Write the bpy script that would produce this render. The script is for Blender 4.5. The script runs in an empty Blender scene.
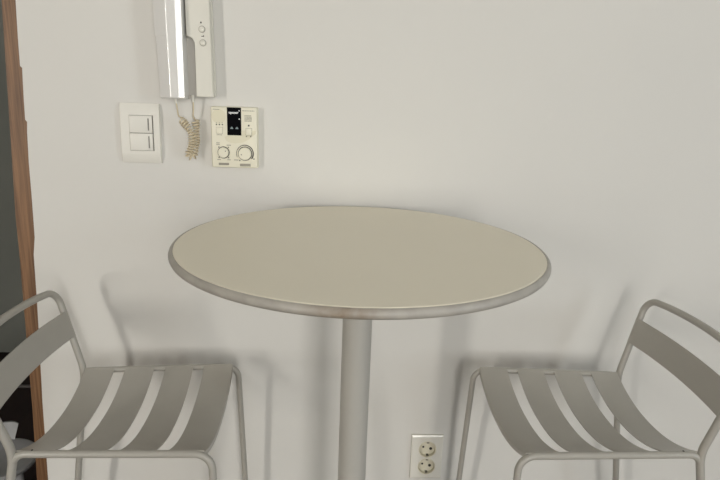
import bpy, bmesh, math, random
from mathutils import Vector, Matrix
random.seed(4)
S = bpy.context.scene
COL = S.collection
PI = math.pi

# ------------------------------------------------------------------ materials
def mat(name, col, rough=.5, spec=.5, metal=0, bump=0, bscale=200, var=0, vscale=6, coat=0):
    m = bpy.data.materials.new(name); m.use_nodes = True
    nt = m.node_tree; b = nt.nodes['Principled BSDF']
    b.inputs['Base Color'].default_value = (*col, 1)
    b.inputs['Roughness'].default_value = rough
    b.inputs['Metallic'].default_value = metal
    b.inputs['Specular IOR Level'].default_value = spec
    b.inputs['Coat Weight'].default_value = coat
    tc = nt.nodes.new('ShaderNodeTexCoord')
    if bump:
        n = nt.nodes.new('ShaderNodeTexNoise'); n.inputs['Scale'].default_value = bscale; n.inputs['Detail'].default_value = 4
        bp = nt.nodes.new('ShaderNodeBump'); bp.inputs['Strength'].default_value = bump; bp.inputs['Distance'].default_value = .002
        nt.links.new(tc.outputs['Object'], n.inputs['Vector'])
        nt.links.new(n.outputs['Fac'], bp.inputs['Height']); nt.links.new(bp.outputs['Normal'], b.inputs['Normal'])
    if var:
        n = nt.nodes.new('ShaderNodeTexNoise'); n.inputs['Scale'].default_value = vscale; n.inputs['Detail'].default_value = 5
        mx = nt.nodes.new('ShaderNodeMix'); mx.data_type = 'RGBA'
        mx.inputs['A'].default_value = (*[c * (1 - var) for c in col], 1)
        mx.inputs['B'].default_value = (*[min(1, c * (1 + var)) for c in col], 1)
        nt.links.new(tc.outputs['Object'], n.inputs['Vector'])
        nt.links.new(n.outputs['Fac'], mx.inputs['Factor']); nt.links.new(mx.outputs['Result'], b.inputs['Base Color'])
    return m

def wood(name, c1, c2, stretch=(60, 60, 2.5), rough=.5):
    m = bpy.data.materials.new(name); m.use_nodes = True
    nt = m.node_tree; b = nt.nodes['Principled BSDF']; b.inputs['Roughness'].default_value = rough
    tc = nt.nodes.new('ShaderNodeTexCoord'); mp = nt.nodes.new('ShaderNodeMapping'); mp.inputs['Scale'].default_value = stretch
    n = nt.nodes.new('ShaderNodeTexNoise'); n.inputs['Scale'].default_value = 2.2; n.inputs['Detail'].default_value = 8; n.inputs['Distortion'].default_value = .6
    r = nt.nodes.new('ShaderNodeValToRGB')
    r.color_ramp.elements[0].position = .35; r.color_ramp.elements[0].color = (*c1, 1)
    r.color_ramp.elements[1].position = .65; r.color_ramp.elements[1].color = (*c2, 1)
    nt.links.new(tc.outputs['Object'], mp.inputs['Vector']); nt.links.new(mp.outputs['Vector'], n.inputs['Vector'])
    nt.links.new(n.outputs['Fac'], r.inputs['Fac']); nt.links.new(r.outputs['Color'], b.inputs['Base Color'])
    return m

def edge_mat(name, col, stain, centre, radius):
    """painted rim with a worn yellow brown stain around one point"""
    m = mat(name, col, .45)
    nt = m.node_tree; b = nt.nodes['Principled BSDF']
    tc = nt.nodes.new('ShaderNodeTexCoord')
    d = nt.nodes.new('ShaderNodeVectorMath'); d.operation = 'DISTANCE'; d.inputs[1].default_value = centre
    mr = nt.nodes.new('ShaderNodeMapRange'); mr.inputs['From Min'].default_value = radius; mr.inputs['From Max'].default_value = .004
    n = nt.nodes.new('ShaderNodeTexNoise'); n.inputs['Scale'].default_value = 90; n.inputs['Detail'].default_value = 4
    mu = nt.nodes.new('ShaderNodeMath'); mu.operation = 'MULTIPLY'
    n2 = nt.nodes.new('ShaderNodeTexNoise'); n2.inputs['Scale'].default_value = 35; n2.inputs['Detail'].default_value = 5
    r2 = nt.nodes.new('ShaderNodeValToRGB')
    r2.color_ramp.elements[0].position = .35; r2.color_ramp.elements[0].color = (*[c * .84 for c in col], 1)
    r2.color_ramp.elements[1].position = .6; r2.color_ramp.elements[1].color = (*col, 1)
    mx = nt.nodes.new('ShaderNodeMix'); mx.data_type = 'RGBA'; mx.inputs['B'].default_value = (*stain, 1)
    L = nt.links.new
    L(tc.outputs['Object'], d.inputs[0]); L(d.outputs['Value'], mr.inputs['Value']); L(tc.outputs['Object'], n.inputs['Vector']); L(tc.outputs['Object'], n2.inputs['Vector'])
    L(n2.outputs['Fac'], r2.inputs['Fac']); L(r2.outputs['Color'], mx.inputs['A'])
    L(mr.outputs['Result'], mu.inputs[0]); L(n.outputs['Fac'], mu.inputs[1]); L(mu.outputs['Value'], mx.inputs['Factor'])
    L(mx.outputs['Result'], b.inputs['Base Color'])
    return m

M = dict(
    wall=mat('wall_paint', (.68, .665, .63), .65, .3, bump=.12, bscale=25, var=.012, vscale=2.5),
    wall2=mat('beige_wall_paint', (.20, .19, .17), .7, .3, bump=.1, bscale=25),
    ceil=mat('ceiling_paint', (.75, .74, .71), .8, .2, bump=.05),
    floor=wood('floor_boards', (.085, .055, .035), (.12, .08, .05), (2, 30, 30)),
    trim=wood('oak_trim', (.105, .047, .018), (.245, .125, .055), (70, 70, 2.2)),
    hall=mat('grey_hall_paint', (.40, .41, .365), .6, .3, var=.05),
    hallfloor=wood('dark_hall_floor', (.010, .003, .003), (.018, .005, .004), (20, 2, 20), .75),
    strip=mat('threshold_metal', (.10, .09, .085), .5, .4, .3),
    white=mat('window_white', (.8, .8, .78), .4),
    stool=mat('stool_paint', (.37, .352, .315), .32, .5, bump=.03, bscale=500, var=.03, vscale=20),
    top=mat('table_laminate', (.80, .75, .62), .45, .4, var=.02, vscale=5),
    edge=edge_mat('table_edge', (.40, .375, .335), (.16, .09, .03), (-.035, -.31, -.016), .06),
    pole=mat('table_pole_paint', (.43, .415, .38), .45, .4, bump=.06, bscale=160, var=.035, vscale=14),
    plate=mat('switch_white', (.75, .73, .67), .5, .5),
    outlet=mat('outlet_gloss_white', (.74, .72, .655), .18, .5),
    slot=mat('switch_slot_grey', (.20, .19, .17), .5),
    dark=mat('dark_gap', (.03, .028, .025), .6),
    phone=mat('handset_gloss_white', (.74, .73, .71), .16, .5, coat=.4),
    base=mat('intercom_ivory', (.72, .70, .63), .4, .4),
    recess=mat('intercom_grey_recess', (.52, .50, .465), .4, .5),
    cord=mat('beige_cord', (.66, .57, .41), .5),
    plug=mat('plug_ivory', (.75, .73, .66), .4),
    ivory=mat('thermostat_ivory', (.78, .745, .61), .4, .4),
    ivory2=mat('thermostat_beige_print', (.72, .68, .525), .45, .4),
    ink=mat('dark_ink', (.06, .055, .05), .6),
    ink2=mat('grey_ink', (.30, .28, .23), .6),
    screen=mat('black_window', (.003, .003, .004), .5, .03),
    logo=mat('white_print', (.8, .8, .8), .5),
    glyph=mat('blue_grey_print', (.25, .32, .34), .5),
    sock=mat('outlet_ivory', (.70, .66, .53), .4),
    brass=mat('earth_clip_metal', (.12, .11, .09), .4, .5, .6),
    tub=mat('grey_plastic', (.30, .30, .305), .45, .4),
)

# ------------------------------------------------------------------ helpers
def link(name, bm, m, parent=None, smooth=False, kind=None, angle=40):
    me = bpy.data.meshes.new(name)
    bmesh.ops.recalc_face_normals(bm, faces=bm.faces)
    if smooth:
        for f in bm.faces: f.smooth = True
        for e in bm.edges:
            if len(e.link_faces) == 2 and e.calc_face_angle(0) > math.radians(angle): e.smooth = False
    bm.to_mesh(me); bm.free()
    me.materials.append(m)
    o = bpy.data.objects.new(name, me); COL.objects.link(o)
    if parent: o.parent = parent
    if kind: o['kind'] = kind
    return o

def thing(name, label, cat, loc, rotz=0, group=None):
    o = bpy.data.objects.new(name, None); COL.objects.link(o)
    o.empty_display_size = .05
    o.location = loc; o.rotation_euler = (0, 0, rotz)
    o['label'] = label; o['category'] = cat
    if group: o['group'] = group
    return o

def box(bm, x0, x1, y0, y1, z0, z1, bev=0, seg=2):
    r = bmesh.ops.create_cube(bm, size=1)
    vs = r['verts']
    for v in vs:
        v.co = Vector((x0 + (v.co.x + .5) * (x1 - x0), y0 + (v.co.y + .5) * (y1 - y0), z0 + (v.co.z + .5) * (z1 - z0)))
    if bev:
        es = list({e for v in vs for e in v.link_edges})
        bmesh.ops.bevel(bm, geom=es, offset=bev, segments=seg, profile=.5, affect='EDGES')
    return vs

def prism(bm, pts, y0, y1):
    """polygon in x,z swept from y0 (front) to y1"""
    a = [bm.verts.new((x, y0, z)) for x, z in pts]
    b = [bm.verts.new((x, y1, z)) for x, z in pts]
    bm.faces.new(a); bm.faces.new(list(reversed(b)))
    n = len(pts)
    for i in range(n):
        bm.faces.new((a[i], b[i], b[(i + 1) % n], a[(i + 1) % n]))

def lathe(bm, prof, axis='z', n=32, c=(0, 0, 0)):
    """prof: list of (radius, height); closes at radius 0"""
    rings = []
    c = Vector(c)
    for r, h in prof:
        if r < 1e-6:
            p = Vector((0, 0, h)) if axis == 'z' else Vector((0, h, 0))
            rings.append([bm.verts.new(p + c)])
        else:
            ring = []
            for i in range(n):
                a = 2 * PI * i / n
                p = Vector((r * math.cos(a), r * math.sin(a), h)) if axis == 'z' else Vector((r * math.cos(a), h, r * math.sin(a)))
                ring.append(bm.verts.new(p + c))
            rings.append(ring)
    for A, B in zip(rings, rings[1:]):
        for i in range(n):
            j = (i + 1) % n
            q = [A[i % len(A)], A[j % len(A)], B[j % len(B)], B[i % len(B)]]
            u = []
            for v in q:
                if v not in u: u.append(v)
            if len(u) > 2: bm.faces.new(u)

def rounded(pts, rad, seg=8):
    """polyline with rounded corners; rad: one radius or a list per point"""
    pts = [Vector(p) for p in pts]; out = [pts[0]]
    for i in range(1, len(pts) - 1):
        r = rad[i] if isinstance(rad, (list, tuple)) else rad
        p = pts[i]; a = (pts[i - 1] - p); b = (pts[i + 1] - p)
        la, lb = a.length, b.length; a.normalize(); b.normalize()
        ang = a.angle(b)
        if r <= 0 or ang > PI - .02: out.append(p); continue
        t = min(r / math.tan(ang / 2), la * .49, lb * .49)
        P0, P2 = p + a * t, p + b * t
        for k in range(seg + 1):
            u = k / seg
            w = math.sin(ang / 2) if True else 1
            w = math.cos((PI - ang) / 2)
            d = (1 - u) ** 2 + 2 * w * u * (1 - u) + u * u
            out.append((P0 * (1 - u) ** 2 + p * (2 * w * u * (1 - u)) + P2 * (u * u)) / d)
    out.append(pts[-1]); return out

def tube(bm, pts, r, n=14, cap=True):
    pts = [Vector(p) for p in pts]
    q = [pts[0]]
    for p in pts[1:]:
        if (p - q[-1]).length > 1e-5: q.append(p)
    pts = q
    t0 = (pts[1] - pts[0]).normalized()
    nrm = t0.orthogonal().normalized()
    prev = t0; rings = []
    for i, p in enumerate(pts):
        if i == 0: t = t0
        elif i == len(pts) - 1: t = (pts[-1] - pts[-2]).normalized()
        else: t = ((pts[i + 1] - p).normalized() + (p - pts[i - 1]).normalized()).normalized()
        nrm = prev.rotation_difference(t) @ nrm
        nrm = (nrm - t * nrm.dot(t)).normalized(); bn = t.cross(nrm); prev = t
        rr = r(i / (len(pts) - 1)) if callable(r) else r
        rings.append([bm.verts.new(p + (nrm * math.cos(2 * PI * k / n) + bn * math.sin(2 * PI * k / n)) * rr) for k in range(n)])
    for A, B in zip(rings, rings[1:]):
        for k in range(n): bm.faces.new((A[k], A[(k + 1) % n], B[(k + 1) % n], B[k]))
    if cap: bm.faces.new(rings[0]); bm.faces.new(list(reversed(rings[-1])))

def sheet(bm, grid, th, nfun):
    """grid[i][j] of points thickened along nfun"""
    ni, nj = len(grid), len(grid[0])
    A = [[bm.verts.new(Vector(p)) for p in row] for row in grid]
    B = [[bm.verts.new(Vector(p) - nfun(i, j) * th) for j, p in enumerate(row)] for i, row in enumerate(grid)]
    for i in range(ni - 1):
        for j in range(nj - 1):
            bm.faces.new((A[i][j], A[i + 1][j], A[i + 1][j + 1], A[i][j + 1]))
            bm.faces.new((B[i][j], B[i][j + 1], B[i + 1][j + 1], B[i + 1][j]))
    per = [(i, 0) for i in range(ni)] + [(ni - 1, j) for j in range(1, nj)] + [(i, nj - 1) for i in range(ni - 2, -1, -1)] + [(0, j) for j in range(nj - 2, 0, -1)]
    for (a, b), (c, d) in zip(per, per[1:] + per[:1]):
        bm.faces.new((A[a][b], A[c][d], B[c][d], B[a][b]))

def copy_tree(o, parent=None):
    c = o.copy(); COL.objects.link(c)
    if parent: c.parent = parent
    for ch in o.children: copy_tree(ch, c)
    return c

# ------------------------------------------------------------------ the setting
# left edge of the white wall: ragged plaster against the wooden door jamb
def jx(z): return -.625 - (1.4203 - z) * .0342
ragged = [(0, 0.0), (0.3364, 0.0027), (0.5465, 0.0011), (0.7184, 0.0029), (0.7948, 0.0033), (0.8998, 0.0027), (0.938, 0.0071), (1.0192, 0.0063), (1.1004, 0.0047), (1.1624, 0.0052),
          (1.1835, 0.0065), (1.1882, 0.0029), (1.2341, 0.0027), (1.2914, 0.0034), (1.2947, -0.0004), (1.3487, -0.0011), (1.4203, -0.0009), (1.6734, 0.0009), (2.06, 0.0)]
bm = bmesh.new()
prism(bm, [(2.5, 2.4), (2.5, 0)] + [(jx(z) + d, z) for z, d in ragged] + [(jx(2.06), 2.4)], 0, .11)
box(bm, -1.75, jx(2.06), 0, .11, 2.06, 2.4)
box(bm, -3.15, -1.75, 0, .11, 0, 2.4)
link('wall_back', bm, M['wall'], kind='structure')
bm = bmesh.new()
prism(bm, [(jx(2.06) + .01, 2.06), (jx(0) + .012, 0), (jx(0) - .0270, 0), (jx(.53) - .0235, .53), (jx(.91) - .029, .91), (jx(.98) - .0312, .98), (jx(1.42) - .029, 1.42), (jx(2.06) - .029, 2.06)], .002, .112)
bmesh.ops.bevel(bm, geom=[e for e in bm.edges if all(v.co.y < .01 for v in e.verts)], offset=.002, segments=2, affect='EDGES')
link('trim_1', bm, M['trim'], kind='structure')
bm = bmesh.new(); box(bm, -1.75, -1.715, .002, .112, 0, 2.06, .002); link('trim_2', bm, M['trim'], kind='structure')

bm = bmesh.new(); box(bm, -3.05, 2.5, -3.7, .0, -.05, 0); link('floor', bm, M['floor'], kind='structure')
bm = bmesh.new(); box(bm, -3.3, 2.5, .0, 1.6, -.05, 0); link('floor_hall', bm, M['hallfloor'], kind='structure')
bm = bmesh.new(); box(bm, -3.4, 2.6, -3.8, 1.7, 2.4, 2.46); link('ceiling', bm, M['ceil'], kind='structure')
bm = bmesh.new(); box(bm, -3.3, 2.5, 1.46, 1.56, 0, 2.4); link('wall_hall', bm, M['hall'], kind='structure')
bm = bmesh.new(); box(bm, -3.4, -3.3, 0, 1.56, 0, 2.4); link('wall_hall_left', bm, M['hall'], kind='structure')
bm = bmesh.new(); box(bm, .3, .4, .11, 1.46, 0, 2.4); link('wall_hall_right', bm, M['hall'], kind='structure')
bm = bmesh.new(); box(bm, -3.3, .3, 1.10, 1.115, 0, .012, .003); link('trim_3', bm, M['strip'], kind='structure')

def wall_with_hole(name, axis, pos, th, a0, a1, h0, h1, holes):
    """wall along x or y with rectangular window holes [(lo,hi,z0,z1)]"""
    bm = bmesh.new()
    def b(lo, hi, z0, z1):
        if hi - lo < 1e-4 or z1 - z0 < 1e-4: return
        if axis == 'x': box(bm, lo, hi, pos - th, pos, z0, z1)
        else: box(bm, pos - th, pos, lo, hi, z0, z1)
    cur = a0
    for lo, hi, z0, z1 in sorted(holes):
        b(cur, lo, h0, h1); b(lo, hi, h0, z0); b(lo, hi, z1, h1); cur = hi
    b(cur, a1, h0, h1)
    return link(name, bm, M['wall2'], kind='structure')

WR = (-2.5, -1.7, .55, 2.1)              # unseen opening added in the right wall for the fill lamp (y range)
WF1 = (-2.85, -2.45, .6, 2.1)           # front wall windows (x ranges)
WF2 = (.40, 1.05, .6, 2.15)
WF3 = (-.40, -.05, .6, 2.1)
wall_with_hole('wall_left', 'y', -3.05, .1, -3.8, 0, 0, 2.4, [])
wall_with_hole('wall_right', 'y', 2.6, .1, -3.8, .11, 0, 2.4, [WR])
wall_with_hole('wall_front', 'x', -3.7, .1, -3.05, 2.5, 0, 2.4, [WF1, WF2, WF3])

def window(n, axis, pos, lo, hi, z0, z1):
    bm = bmesh.new(); f = .035
    def b(a, c, p, q):
        if axis == 'x': box(bm, a, c, pos - .08, pos - .03, p, q, .003)
        else: box(bm, pos - .08, pos - .03, a, c, p, q, .003)
    b(lo, hi, z0, z0 + f); b(lo, hi, z1 - f, z1); b(lo, lo + f, z0 + f, z1 - f); b(hi - f, hi, z0 + f, z1 - f)
    return link('window_%d' % n, bm, M['white'], kind='structure')
window(1, 'x', -3.7, *WF3); window(4, 'y', 2.66, *WR); window(2, 'x', -3.7, *WF1); window(3, 'x', -3.7, *WF2)  # the right wall's window is added, unseen, around the fill lamp

# ------------------------------------------------------------------ round table
TX, TY, TZ, R = .054, -.3192, 1.02, .3035
tilt = Matrix(((1, 0, .0038), (0, 1, -.0169), (-.0038, .0169, 1)))
table = thing('round_table', 'round beige-topped bar table on a white pole, standing against the wall', 'table', (TX, TY, 0))
def tl(bm, z0=TZ):
    # the top and pole lean very slightly; the base stays flat
    for v in bm.verts:
        p = Vector((v.co.x, v.co.y, v.co.z - z0)); v.co = tilt @ p + Vector((0, 0, z0))
bm = bmesh.new()
lathe(bm, [(0, TZ - .0140), (R - .005, TZ - .0140), (R - .004, TZ - .0080), (R - .0020, TZ - .0012), (R - .0035, TZ), (R - .03, TZ), (0, TZ)], n=128)
tl(bm); ttop = link('tabletop', bm, M['top'], table, smooth=True, angle=30); ttop['label'] = 'beige laminate top'
bm = bmesh.new()
prof = [(R - .010, TZ - .0150), (R + .0005, TZ - .0148), (R + .0032, TZ - .0130), (R + .0046, TZ - .0100), (R + .0047, TZ - .0070), (R + .0036, TZ - .0036), (R + .0016, TZ - .0014), (R - .0008, TZ - .0006), (R - .0030, TZ - .0022), (R - .010, TZ - .0150)]
lathe(bm, prof, n=128); tl(bm)
for v in bm.verts: v.co.z -= TZ
o = link('edge_band', bm, M['edge'], table, smooth=True, angle=50); o.location = (0, 0, TZ); o['label'] = 'greyish worn rim with a brown stain'
bm = bmesh.new()
lathe(bm, [(0, .012), (.0258, .012), (.0258, TZ - .0195), (0, TZ - .0195)], n=40); tl(bm)
bx = [v for v in bm.verts if v.co.z < .1]
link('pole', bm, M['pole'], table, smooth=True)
bm = bmesh.new()
lathe(bm, [(0, TZ - .0195), (.06, TZ - .0195), (.06, TZ - .0140), (0, TZ - .0140)], n=40); tl(bm); link('mounting_plate', bm, M['pole'], table, smooth=True)
bm = bmesh.new()
off = (-.0038 * TZ, .0169 * TZ, 0)
lathe(bm, [(0, 0), (.21, 0), (.212, .004), (.205, .010), (.05, .022), (.03, .024), (0, .024)], n=64, c=off); link('base_plate', bm, M['pole'], table, smooth=True)

# ------------------------------------------------------------------ bar stools
SZ = TZ - .3395          # seat rail height
L2 = .1594; W0 = .1569; TP = .0058; TR = .0063
def wr(a): return W0 + TP * a / L2          # half width of the seat at a
def rz(a): return SZ + .0138 * a            # rail height
BA, BZ, BW = -.0485, .170, .0138
stool = thing('bar_stool', 'white metal bar stool with slatted seat left of the table, beside the doorway', 'stool', (-.3455, -.2553, 0), .018, 'white slatted metal bar stools')
SPL, FS, RS = .080, .029, -.1525
for s in (1, -1):
    # seat rail bent down into the front leg
    z = rz(L2)
    bm = bmesh.new()
    pts = [(-L2 + RS * .05, s * (wr(-L2) + SPL * .05), rz(-L2) - .05), (-L2 + .0005, s * wr(-L2), rz(-L2)), (L2, s * wr(L2), z), (L2 + FS * z, s * (wr(L2) + SPL * z), .0)]
    tube(bm, rounded(pts, [0, .022, .028, 0], 10), TR)
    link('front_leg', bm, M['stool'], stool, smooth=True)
# the back frame: one tube running from rear foot to rear foot over the top bar
bm = bmesh.new()
zj = rz(-L2)
half = [(-L2 + RS * zj, wr(-L2) + SPL * zj, 0), (-L2, wr(-L2), zj), (-L2 + BA, wr(-L2) + BW, SZ + BZ)]
wb = wr(-L2) + BW
BOW = .020
def bow(b): return -BOW * (1 - (b / wb) ** 2)
mid = [(-L2 + BA + bow(b), b, SZ + BZ + .004 * (1 - (b / wb) ** 2)) for b in [wb * k / 8 for k in range(5, -6, -1)]]
pts = half + mid + [(x, -y, z) for x, y, z in reversed(half)]
rad = [0, .09, .036] + [0] * len(mid) + [.036, .09, 0]
tube(bm, rounded(pts, rad, 10), .0070)
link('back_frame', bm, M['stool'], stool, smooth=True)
# curved back plate
bm = bmesh.new(); grid = []
for i in range(29):
    t = -1 + 2 * i / 28; row = []
    for k in range(4):
        h = .0725 + .0540 * k / 3
        f = h / BZ; w = wr(-L2) + BW * f + .003
        a = -L2 + BA * f - .013 * (1 - t * t) + .0065
        row.append((a, t * w, SZ + h))
    grid.append(row)
sheet(bm, grid, .0022, lambda i, j: Vector((1, 0, .28)).normalized())
link('backrest', bm, M['stool'], stool, smooth=True)
# four dished slats
DISH = .0357
for q, (f0, f1) in enumerate(((.012, .197), (.268, .455), (.528, .708), (.778, .955))):
    bm = bmesh.new(); grid = []
    for i in range(33):
        t = -1 + 2 * i / 32; row = []
        ks = [0, .5, 1]
        for k in ks:
            a = -L2 + 2 * L2 * (f0 + (f1 - f0) * k)
            row.append((a, t * (wr(a) - .0005), rz(a) + TR * .95 - DISH * (1 - abs(t) ** 2.2)))
        if q == 3:
            a, b, zz = row[-1]; row.append((a + .0035, b, zz - .0016)); row.append((a + .0045, b, zz - .0065))
        grid.append(row)
    sheet(bm, grid, .0020, lambda i, j: Vector((0, 0, 1)))
    link('seat_slat', bm, M['stool'], stool, smooth=True, angle=50)
bm = bmesh.new()
lathe(bm, [(0, 0), (.0016, .0003), (.0018, .0012), (0, .0018)], n=10)
rv = link('rivet', bm, M['dark'], stool, smooth=True); rv['label'] = 'small dark rivet'
rv.location = (-L2 + .030, -(wr(-L2 + .030) - .001), rz(-L2) + TR * .95)

other = copy_tree(stool)
other.location = (.4852, -.2584, 0); other.rotation_euler = (0, 0, PI + .0005)
next(c for c in other.children if c.name.startswith('rivet')).location.y *= -1
other['label'] = 'white metal bar stool with slatted seat right of the table, below the bare wall'

# ------------------------------------------------------------------ light switch
sw = thing('light_switch', 'white wall switch plate with two stacked rockers, left of the intercom', 'light switch', (-.3945, 0, 1.1675))
sw.scale = (.950, 1, .967)
x0, x1, z0, z1 = -.0430, .0430, -.0633, .0633
hx0, hx1, hz0, hz1 = -.0228, .0292, -.0372, .0384
def prof_y(z):
    t = abs(z) / z1
    return -.0105 if t < .62 else -.0105 + .0055 * ((t - .62) / .38) ** 1.7
bm = bmesh.new()
zs = sorted(set([z0, z1, hz0, hz1] + [z1 * (.62 + .38 * k / 8) for k in range(9)] + [-z1 * (.62 + .38 * k / 8) for k in range(9)] + [0]))
xs = [x0, x0 + .0015, hx0, hx1, x1 - .0015, x1]
V = {}
for i, x in enumerate(xs):
    for j, z in enumerate(zs):
        V[i, j] = bm.verts.new((x, prof_y(z) + (.002 if i in (0, 5) else 0), z))
W = {}
for i in range(5):
    for j in range(len(zs) - 1):
        if i == 2 and zs[j] >= hz0 - 1e-6 and zs[j + 1] <= hz1 + 1e-6: continue
        bm.faces.new((V[i, j], V[i + 1, j], V[i + 1, j + 1], V[i, j + 1]))
bmesh.ops.remove_doubles(bm, verts=bm.verts, dist=1e-6)
edges = [e for e in bm.edges if len(e.link_faces) == 1]
r = bmesh.ops.extrude_edge_only(bm, edges=edges)
for v in r['geom']:
    if isinstance(v, bmesh.types.BMVert): v.co.y = -.0002
link('cover_plate', bm, M['plate'], sw, smooth=True)
bm = bmesh.new(); box(bm, hx0 - .003, hx1 + .003, -.005, -.0006, hz0 - .003, hz1 + .003); o = link('back_box', bm, M['slot'], sw); o['label'] = 'dark gap behind the rockers'
for k, (a, b) in enumerate(((.0012, .0376), (-.0364, .0000))):
    bm = bmesh.new(); box(bm, hx0 + .0008, hx1 - .0028, -.0125, -.004, a, b, .0008)
    for v in bm.verts:
        if v.co.y < -.008: v.co.y += .0018 * (v.co.x - hx0) / (hx1 - hx0) 
    rk = link('rocker', bm, M['plate'], sw, smooth=True)
    bm = bmesh.new(); cx = hx1 - .0105
    box(bm, cx - .0011, cx + .0011, -.0124, -.0095, a + .0055, b - .0055); o = link('indicator_slot', bm, M['slot'], rk); o['label'] = 'thin grey slot'

# ------------------------------------------------------------------ intercom
IX, IZ = -.388, 1.2526
ic = thing('intercom', 'white wall intercom with hanging handset and coiled beige cord', 'intercom', (-.2929, 0, 1.2461))
ic.scale = (.957, 1.15, .976)
TOPZ = .245
bm = bmesh.new()
prism(bm, [(-.050 - .006, TOPZ), (.0535, TOPZ), (.0590, 0), (-.046, 0), (-.050, .10)], -.010, 0)
bmesh.ops.bevel(bm, geom=list(bm.edges), offset=.002, segments=2, affect='EDGES')
link('back_plate', bm, M['base'], ic, smooth=True)
# front body with the rounded finger cut-out below left
arc = [(.0225 - .0135 + .0135 * math.cos(t), .1065 + .0125 * math.sin(t)) for t in [PI / 2 * k / 8 for k in range(9)]]
poly = [(.0043, TOPZ), (.0523, TOPZ), (.0579, 0), (.0228, 0)] + arc[:] + [(.0060, .119)]
bm = bmesh.new(); prism(bm, poly, -.030, -.0095)
bmesh.ops.bevel(bm, geom=[e for e in bm.edges if all(v.co.y < -.029 for v in e.verts)], offset=.0012, segments=2, affect='EDGES')
body = link('body', bm, M['base'], ic, smooth=True)
bm = bmesh.new(); box(bm, .0, .0232, -.016, -.0098, .001, .116); o = link('finger_recess', bm, M['recess'], ic); o['label'] = 'grey finger recess'
for z, w in ((1.3851 - IZ, 0), (1.3591 - IZ, 1)):
    x = -.3499 - IX + (.0013 if w else 0)
    bm = bmesh.new()
    lathe(bm, [(0, -.0294), (.0068, -.0294), (.0068, -.0304), (0, -.0304)], 'y', 28, (x, 0, z)); rg = link('button_ring', bm, M['ink2'], body, smooth=True); rg['label'] = 'dark ring'
    bm = bmesh.new()
    lathe(bm, [(0, -.0300), (.0057, -.0300), (.0057, -.0322), (.0050, -.0328), (.0018, -.0329), (.0014, -.0324), (0, -.0324)], 'y', 28, (x, 0, z)); link('button', bm, M['base'], body, smooth=True)
    bm = bmesh.new(); zz = z + .0112
    if w == 0:
        box(bm, x - .0032, x - .0002, -.0306, -.0298, zz + .0000, zz + .0024, .0004); box(bm, x - .0026, x - .0008, -.0306, -.0298, zz + .0020, zz + .0036, .0004)
    else:
        box(bm, x - .0030, x + .0026, -.0306, -.0298, zz + .0006, zz + .0018, .0003); box(bm, x + .0004, x + .0026, -.0306, -.0298, zz + .0014, zz + .0030, .0004)
    link('symbol', bm, M['ink'], body)
# handset: one faceted, tapering bar
def section(s):
    # s=0 bottom, 1 top ; returns ring of (x,y), left to right
    xl = -.0520 - .0062 * s; xr = .0028 - .0010 * s
    w = xr - xl
    e = .80
    pr = [(0, -.012), (0, -.030), (.012, -.0335), (.455, -.0470), (.470, -.0473), (.525, -.0477), (e - .02, -.0477), (e, -.0475), (.985, -.0453), (.993, -.0432), (1, -.0380), (1, -.012)]
    return [(xl + u * w, y) for u, y in pr]
bm = bmesh.new(); rings = []
HZ = [(-.0022, .012, .97), (-.0018, .003, .99), (.0005, 0, 1), (.036, 0, 1), (.038, -.0, 1), (.11, 0, 1), (.1195, 0, 1), (.1215, -.0016, 1), (.17, -.0016, 1), (.236, -.0016, 1), (.242, .003, .98)]
for z, dy, k in [(z - .0035, dy, k) for z, dy, k in HZ]:
    s = max(0, min(1, z / .19 if z > 0 else 0)); ring = section(min(s, 1.25)); cx = (ring[0][0] + ring[-1][0]) / 2
    out = []
    for i, (x, y) in enumerate(ring):
        xx = cx + (x - cx) * k
        if dy < 0 and i < 3: xx += dy          # small step on the left flank
        out.append(bm.verts.new((xx, min(-.012, y + max(dy, 0)), z)))
    rings.append(out)
for A, B in zip(rings, rings[1:]):
    for i in range(len(A)):
        j = (i + 1) % len(A); bm.faces.new((A[i], A[j], B[j], B[i]))
bm.faces.new(rings[0]); bm.faces.new(rings[-1])
hs = link('handset', bm, M['phone'], ic, smooth=True, angle=9); hs['label'] = 'glossy white handset'
# plugs and coiled cord
def P(x, z, y): return Vector((x - IX, y, z - IZ))
for x, z, y in ((-.4072, 1.2505, -.034), (-.3752, 1.2535, -.022)):
    bm = bmesh.new(); tube(bm, [P(x, z + .002, y), P(x + .0002, z - .008, y), P(x + .0006, z - .013, y)], lambda t: .0030 - .0008 * t, 12); link('cord_plug', bm, M['plug'], ic, smooth=True)
spine = [P(-.4005, 1.2035, -.022), P(-.391, 1.194, -.026), P(-.3825, 1.1825, -.028), P(-.378, 1.171, -.027), P(-.3785, 1.158, -.026), P(-.382, 1.147, -.024), P(-.3875, 1.137, -.022), P(-.387, 1.129, -.019), P(-.381, 1.127, -.015),
         P(-.376, 1.136, -.013), P(-.3745, 1.15, -.013), P(-.373, 1.168, -.013), P(-.372, 1.186, -.013), P(-.3735, 1.203, -.014)]
def catmull(ps, n):
    ps = [ps[0]] + ps + [ps[-1]]; out = []
    for i in range(1, len(ps) - 2):
        for k in range(n):
            t = k / n; a, b, c, d = ps[i - 1:i + 3]
            out.append(.5 * ((2 * b) + (c - a) * t + (2 * a - 5 * b + 4 * c - d) * t * t + (3 * b - a - 3 * c + d) * t ** 3))
    out.append(ps[-2]); return out
sp = catmull(spine, 40)
coil = []; nrm = None; dist = 0; pitch = .0058
rr = random.Random(2)
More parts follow.
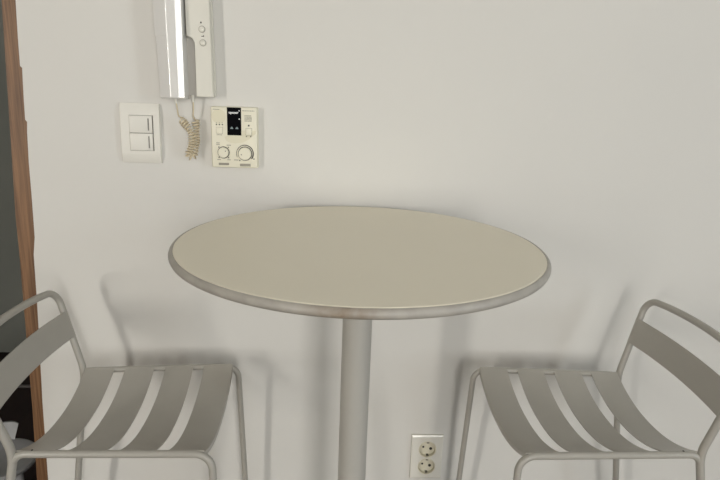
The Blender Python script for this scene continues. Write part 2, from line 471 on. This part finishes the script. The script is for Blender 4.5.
for i, p in enumerate(sp):
    t = (sp[min(i + 1, len(sp) - 1)] - sp[max(i - 1, 0)]).normalized()
    nrm = t.orthogonal().normalized() if nrm is None else (nrm - t * nrm.dot(t)).normalized()
    if i: dist += (p - sp[i - 1]).length
    bn = t.cross(nrm); ph = 2 * PI * dist / pitch
    rad = .0062 + .0012 * math.sin(dist * 160)
    coil.append((p, nrm.copy(), bn, t, dist, rad))
# resample densely so each turn has ~12 points
pts = []
tot = coil[-1][4]; N = int(tot / pitch * 20); k = 0
for i in range(N + 1):
    d = tot * i / N
    while k < len(coil) - 2 and coil[k + 1][4] < d: k += 1
    a, b = coil[k], coil[k + 1]; u = 0 if b[4] == a[4] else (d - a[4]) / (b[4] - a[4])
    c = a[0].lerp(b[0], u); n = a[1].lerp(b[1], u); m = a[2].lerp(b[2], u); ph = 2 * PI * d / pitch
    q = c + (n * math.cos(ph) + m * math.sin(ph)) * a[5]
    q.y = min(q.y, -.002)
    pts.append(q)
lead_in = catmull([P(-.4066, 1.2375, -.034), P(-.4055, 1.224, -.032), P(-.4045, 1.212, -.028), pts[0]], 8)
lead_out = catmull([pts[-1], P(-.3768, 1.212, -.018), P(-.3755, 1.224, -.020), P(-.3746, 1.2405, -.022)], 8)
bm = bmesh.new(); tube(bm, lead_in[:-1] + pts + lead_out[1:], .0016, 8)
o = link('coiled_cord', bm, M['cord'], ic, smooth=True); o['label'] = 'bunched beige coiled cord'

# ------------------------------------------------------------------ thermostat
th = thing('thermostat', 'ivory heating control panel with black window and two dials, right of the intercom', 'thermostat', (-.1992, 0, 1.1646))
th.scale = (.964, 1, .976)
bm = bmesh.new(); box(bm, -.0490, .0490, -.0200, .0006, -.0637, .0637, .0022, 3)
for v in bm.verts:
    if v.co.y > -.001: v.co.x *= 1.02; v.co.z *= 1.015
link('housing', bm, M['ivory'], th, smooth=True)
FY = -.0200
bm = bmesh.new(); box(bm, -.0146, .0152, FY - .0006, FY + .003, .0052, .0632)
dsp = link('display', bm, M['screen'], th); dsp['label'] = 'black window with white print'
def text_mesh(s, size):
    cu = bpy.data.curves.new('logo', 'FONT'); cu.body = s; cu.size = size; cu.align_x = 'CENTER'; cu.offset = .0003
    to = bpy.data.objects.new('logo_tmp', cu); COL.objects.link(to)
    dg = bpy.context.evaluated_depsgraph_get(); me = bpy.data.meshes.new_from_object(to.evaluated_get(dg))
    bpy.data.objects.remove(to); bpy.data.curves.remove(cu)
    return me
me = text_mesh('uponor', .0068)
bm = bmesh.new(); bm.from_mesh(me); bpy.data.meshes.remove(me)
for v in bm.verts: v.co = Vector((v.co.x - .0008, FY - .0009, v.co.y + .0506))
lathe(bm, [(0, FY - .0010), (.0012, FY - .0010), (.0012, FY - .0004), (0, FY - .0004)], 'y', 14, (.0112, 0, .0566))
link('logo', bm, M['logo'], dsp)
bm = bmesh.new()
lathe(bm, [(0, FY - .0010), (.0014, FY - .0010), (.0014, FY - .0004), (0, FY - .0004)], 'y', 14, (.0113, 0, .0395)); link('symbol', bm, M['logo'], dsp)
bm = bmesh.new()
for x in (-.0050, .0060):
    box(bm, x - .0030, x + .0030, FY - .0009, FY - .0003, .0188, .0204); box(bm, x - .0020, x + .0020, FY - .0009, FY - .0003, .0208, .0222); box(bm, x - .0006, x + .0006, FY - .0009, FY - .0003, .0226, .0234)
link('indicator_mark', bm, M['glyph'], dsp)
# beige printed shapes on the face
bm = bmesh.new()
lathe(bm, [(0, FY - .0003), (.0150, FY - .0003), (.0150, FY + .0008), (0, FY + .0008)], 'y', 40, (-.0325, 0, .0440))
o = link('printed_pattern', bm, M['ivory2'], th); o['label'] = 'beige printed disc'
bm = bmesh.new()
pts2 = [(-.0205, .0012), (-.018, -.006), (-.010, -.0105), (.002, -.012), (.018, -.0095), (.032, -.002), (.046, .010), (.046, .016), (.0152, .016), (.0152, .0045), (-.0150, .0045)]
prism(bm, pts2, FY - .0003, FY + .0008)
o = link('printed_pattern', bm, M['ivory2'], th); o['label'] = 'beige printed curve'
# dials
for x, z, r, ring in ((-.0237, -.0317, .0112, 0), (.0226, -.0330, .0136, .0186)):
    bm = bmesh.new(); lathe(bm, [(0, FY + .001), (r + .0016, FY + .001), (r + .0016, FY - .0005), (0, FY - .0005)], 'y', 40, (x, 0, z)); g = link('dial_rim', bm, M['ink'], th, smooth=True); g['label'] = 'dark ring around the dial'
    bm = bmesh.new(); lathe(bm, [(0, FY), (r, FY), (r, FY - .0050), (r - .0012, FY - .0062), (0, FY - .0062)], 'y', 40, (x, 0, z)); dl = link('dial', bm, M['ivory'], th, smooth=True)
    a = math.radians(35 if not ring else 195)
    bm = bmesh.new(); lathe(bm, [(0, FY - .0064), (.0014, FY - .0064), (.0014, FY - .0058), (0, FY - .0058)], 'y', 12, (x + math.cos(a) * r * .55, 0, z + math.sin(a) * r * .55)); link('pointer', bm, M['ink2'], dl)
    if ring:
        bm = bmesh.new(); n = 40; A0, A1 = math.radians(205), math.radians(-38); prev = None
        for i in range(n + 1):
            t = i / n; a = A0 + (A1 - A0) * t; w = .0005 + .0018 * t
            cur = [bm.verts.new((x + q * math.cos(a), FY - .0004, z + q * math.sin(a))) for q in (ring - w, ring + .0003)]
            if prev: bm.faces.new((prev[0], prev[1], cur[1], cur[0]))
            prev = cur
        link('dial_scale', bm, M['ink'], th)
# push buttons
for x, z, w, h in ((-.0312, .0150, .0066, .0064), (.0312, .0132, .0062, .0072)):
    bm = bmesh.new(); box(bm, x - w - .0005, x + w + .0005, FY - .0003, FY + .001, z - h - .0005, z + h + .0005); g = link('button_rim', bm, M['ink2'], th)
    bm = bmesh.new(); box(bm, x - w, x + w, FY - .0022, FY, z - h, z + h, .0006); link('push_button', bm, M['ivory'], th, smooth=True)
# printed marks: lines, dots and label bars
Y0, Y1 = FY - .0004, FY + .0006
def mark(x0, x1, z, h):
    bm = bmesh.new(); box(bm, x0, x1, Y0, Y1, z - h / 2, z + h / 2); link(mark_name, bm, M[mark_mat], th)
mark_name, mark_mat = 'printed_dot', 'ink'
for x in (-.0375, -.0312, -.0250): mark(x - .0013, x + .0013, .0270, .0026); mark(x - .0003, x + .0003, .0308, .0020)
mark(.0295, .0328, .0265, .0034)
for x in (.0262, .0352): mark(x - .0012, x + .0012, .0035, .0020)
for x, z in ((-.0335, -.0205), (-.0132, -.0205), (-.0335, -.0425), (-.0132, -.0425), (.0110, -.0478), (.0415, -.044)): mark(x - .0012, x + .0012, z, .0024)
mark_name, mark_mat = 'printed_letter', 'ink2'
mark(-.0445, -.0305, .0585, .0012)
xx = .0180
while xx < .0430: w = rr.uniform(.0018, .0042); mark(xx, min(xx + w, .0435), .0570, .0014); xx += w + .0008
for row in range(5):
    xx = .0225
    while xx < .0368: w = rr.uniform(.0010, .0026); mark(xx, min(xx + w, .0375), .0470 - row * .0028, .0017); xx += w + .0007
xx = -.0375
while xx < -.0255: mark(xx, xx + .0022, .0055, .0013); xx += .0030
for x0_, x1_, z in ((-.0385, -.0320, -.0115), (-.0385, -.0320, -.0150), (-.0165, -.0085, -.0160), (-.0370, -.0305, -.0470), (-.0155, -.0090, -.0470), (-.0010, .0065, -.0470)):
    xx = x0_
    while xx < x1_: mark(xx, xx + .0017, z, .0020); xx += .0024
mark_name = 'label_bar'
mark(-.0345, -.0125, -.0563, .0050); mark(.0112, .0342, -.0575, .0056)

# ------------------------------------------------------------------ wall outlet
ol = thing('power_outlet', 'ivory double wall socket low on the wall right of the table pole', 'power outlet', (.2498, 0, .4062))
CR = .0205; cz = (.0216, -.0248); ccx = .0008
bm = bmesh.new(); n = 48
X0, X1, Z0, Z1 = -.0385, .0385, -.0590, .0590
zm = (cz[0] + cz[1]) / 2
FYo = -.0085
for (c, zl, zh) in ((cz[0], zm, Z1 - .0036), (cz[1], Z0 + .004, zm)):
    xl, xh = X0 + .003, X1 - .003
    inner = []; outer = []
    for i in range(n):
        a = 2 * PI * (i + .5) / n; dx, dz = math.cos(a), math.sin(a)
        t = min((xh - ccx) / dx if dx > 0 else (xl - ccx) / dx, (zh - c) / dz if dz > 0 else (zl - c) / dz)
        inner.append(bm.verts.new((ccx + CR * dx, FYo, c + CR * dz))); outer.append(bm.verts.new((ccx + t * dx, FYo, c + t * dz)))
    for i in range(n): bm.faces.new((inner[i], inner[(i + 1) % n], outer[(i + 1) % n], outer[i]))
    for cx_, cz_ in ((xl, zl), (xh, zl), (xh, zh), (xl, zh)):
        near = sorted(range(n), key=lambda i: (outer[i].co - Vector((cx_, FYo, cz_))).length)[:2]
        cv = bm.verts.new((cx_, FYo, cz_)); bm.faces.new((outer[near[0]], cv, outer[near[1]]))
# rim: sloping border and sides
fr = [(X0 + .003, Z0 + .004), (X1 - .003, Z0 + .004), (X1 - .003, Z1 - .0036), (X0 + .003, Z1 - .0036)]
md = [(X0, Z0), (X1, Z0), (X1, Z1), (X0, Z1)]
for i in range(4):
    j = (i + 1) % 4
    a = [bm.verts.new((fr[i][0], FYo, fr[i][1])), bm.verts.new((fr[j][0], FYo, fr[j][1])), bm.verts.new((md[j][0], FYo + .00145, md[j][1])), bm.verts.new((md[i][0], FYo + .00145, md[i][1]))]
    bm.faces.new(a)
    b = [bm.verts.new((md[i][0], FYo + .00145, md[i][1])), bm.verts.new((md[j][0], FYo + .00145, md[j][1])), bm.verts.new((md[j][0], -.0002, md[j][1])), bm.verts.new((md[i][0], -.0002, md[i][1]))]
    bm.faces.new(b)
bmesh.ops.remove_doubles(bm, verts=bm.verts, dist=1e-5)
link('cover_plate', bm, M['outlet'], ol)
for c in cz:
    bm = bmesh.new()
    lathe(bm, [(CR + .0012, FYo + .0002), (CR + .0012, FYo - .0010), (CR - .0006, FYo - .0010), (CR - .0012, -.0005), (0, -.0005)], 'y', 40, (ccx, 0, c))
    sk = link('socket', bm, M['sock'], ol, smooth=True, angle=40)
    for s in (-1, 1):
        bm = bmesh.new(); a = math.radians(-14)
        lathe(bm, [(0, -.0012), (.0026 + .0010 * (s > 0), -.0012), (.0026 + .0010 * (s > 0), -.0004), (0, -.0004)], 'y', 18, (ccx + s * .0095 * math.cos(a), 0, c + s * .0095 * math.sin(a))); o = link('contact_hole', bm, M['dark'], sk); o['label'] = 'dark pin hole'
        bm = bmesh.new(); zz = c + s * (CR - .0032)
        box(bm, ccx + .001 - .0030, ccx + .001 + .0030, -.0082, -.0010, zz - .0013, zz + .0013, .0005); o = link('earth_clip', bm, M['brass'], sk); o['label'] = 'metal earth clip'

# ------------------------------------------------------------------ grey plastic seat in the dark hall
ch = thing('plastic_stool', 'small grey plastic seat with a low back, in the dark doorway', 'stool', (-.946, .290, 0), math.radians(-60))
bm = bmesh.new()
lathe(bm, [(0, .196), (.08, .197), (.100, .205), (.107, .203), (.109, .196), (.104, .186), (0, .180)], n=48); link('seat', bm, M['tub'], ch, smooth=True)
bm = bmesh.new(); grid = []
for i in range(17):
    t = -1 + 2 * i / 16; row = []
    for k in range(7):
        h = k / 6; w = .046 + .020 * h
        hh = h - .10 * max(0, abs(t) - .75) ** 2 * 16 * h
        row.append((-.098 - .020 * h + .020 * t * t, t * w, .190 + .062 * hh))
    grid.append(row)
sheet(bm, grid, .009, lambda i, j: Vector((1, 0, .15)).normalized()); link('backrest', bm, M['tub'], ch, smooth=True)
for k in range(4):
    a = PI / 4 + k * PI / 2; bm = bmesh.new()
    tube(bm, [(.070 * math.cos(a), .070 * math.sin(a), .188), (.080 * math.cos(a), .080 * math.sin(a), 0)], .011, 12); link('leg', bm, M['tub'], ch, smooth=True)

# ------------------------------------------------------------------ daylight through the windows, plus an added fill lamp on the right
def area(name, loc, target, sx, sy, power, col):
    l = bpy.data.lights.new(name, 'AREA'); l.shape = 'RECTANGLE'; l.size = sx; l.size_y = sy; l.energy = power; l.color = col
    o = bpy.data.objects.new(name, l); COL.objects.link(o); o.location = loc
    d = Vector(target) - Vector(loc); o.rotation_euler = d.to_track_quat('-Z', 'Y').to_euler()
    return o
def wc(w): return (w[0] + w[1]) / 2, (w[2] + w[3]) / 2
def lamp(name, w, axis, pos, sgn, power, col):
    c, z = wc(w)
    if axis == 'y': loc, tgt = (pos, c, z), (pos + sgn, c, z)
    else: loc, tgt = (c, pos, z), (c, pos + sgn, z)
    area(name, loc, tgt, w[1] - w[0], w[3] - w[2], power, col)
lamp('window_daylight_left', WF1, 'x', -3.82, 1, 90, (1, .965, .89))
lamp('window_daylight_centre', WF2, 'x', -3.82, 1, 52, (1, .975, .925))
lamp('window_daylight_narrow', WF3, 'x', -3.82, 1, 4, (1, .98, .94))
lamp('window_daylight_right', WR, 'y', 2.62, -1, 31, (.86, .95, 1))  # added fill lamp, lifts ambient light and cools the right side
w = bpy.data.worlds.new('World'); S.world = w; w.use_nodes = True
w.node_tree.nodes['Background'].inputs['Color'].default_value = (.75, .85, 1, 1)
w.node_tree.nodes['Background'].inputs['Strength'].default_value = .6

# ------------------------------------------------------------------ camera
cd = bpy.data.cameras.new('camera'); cam = bpy.data.objects.new('camera', cd); COL.objects.link(cam)
cd.sensor_width = 36; cd.lens = 601.457 / 720 * 36; cd.clip_start = .02
rm = Matrix(((0.998415, -0.019544, -0.052778), (-0.046623, 0.238044, -0.970135), (0.031524, 0.971058, 0.236756)))
cam.matrix_world = Matrix.Translation((0, -1.297152, TZ + .242687)) @ rm.to_4x4()
S.camera = cam
vs = S.view_settings
vs.view_transform = 'Standard'; vs.look = 'None'; vs.gamma = 1; vs.exposure = -.06; vs.use_curve_mapping = False
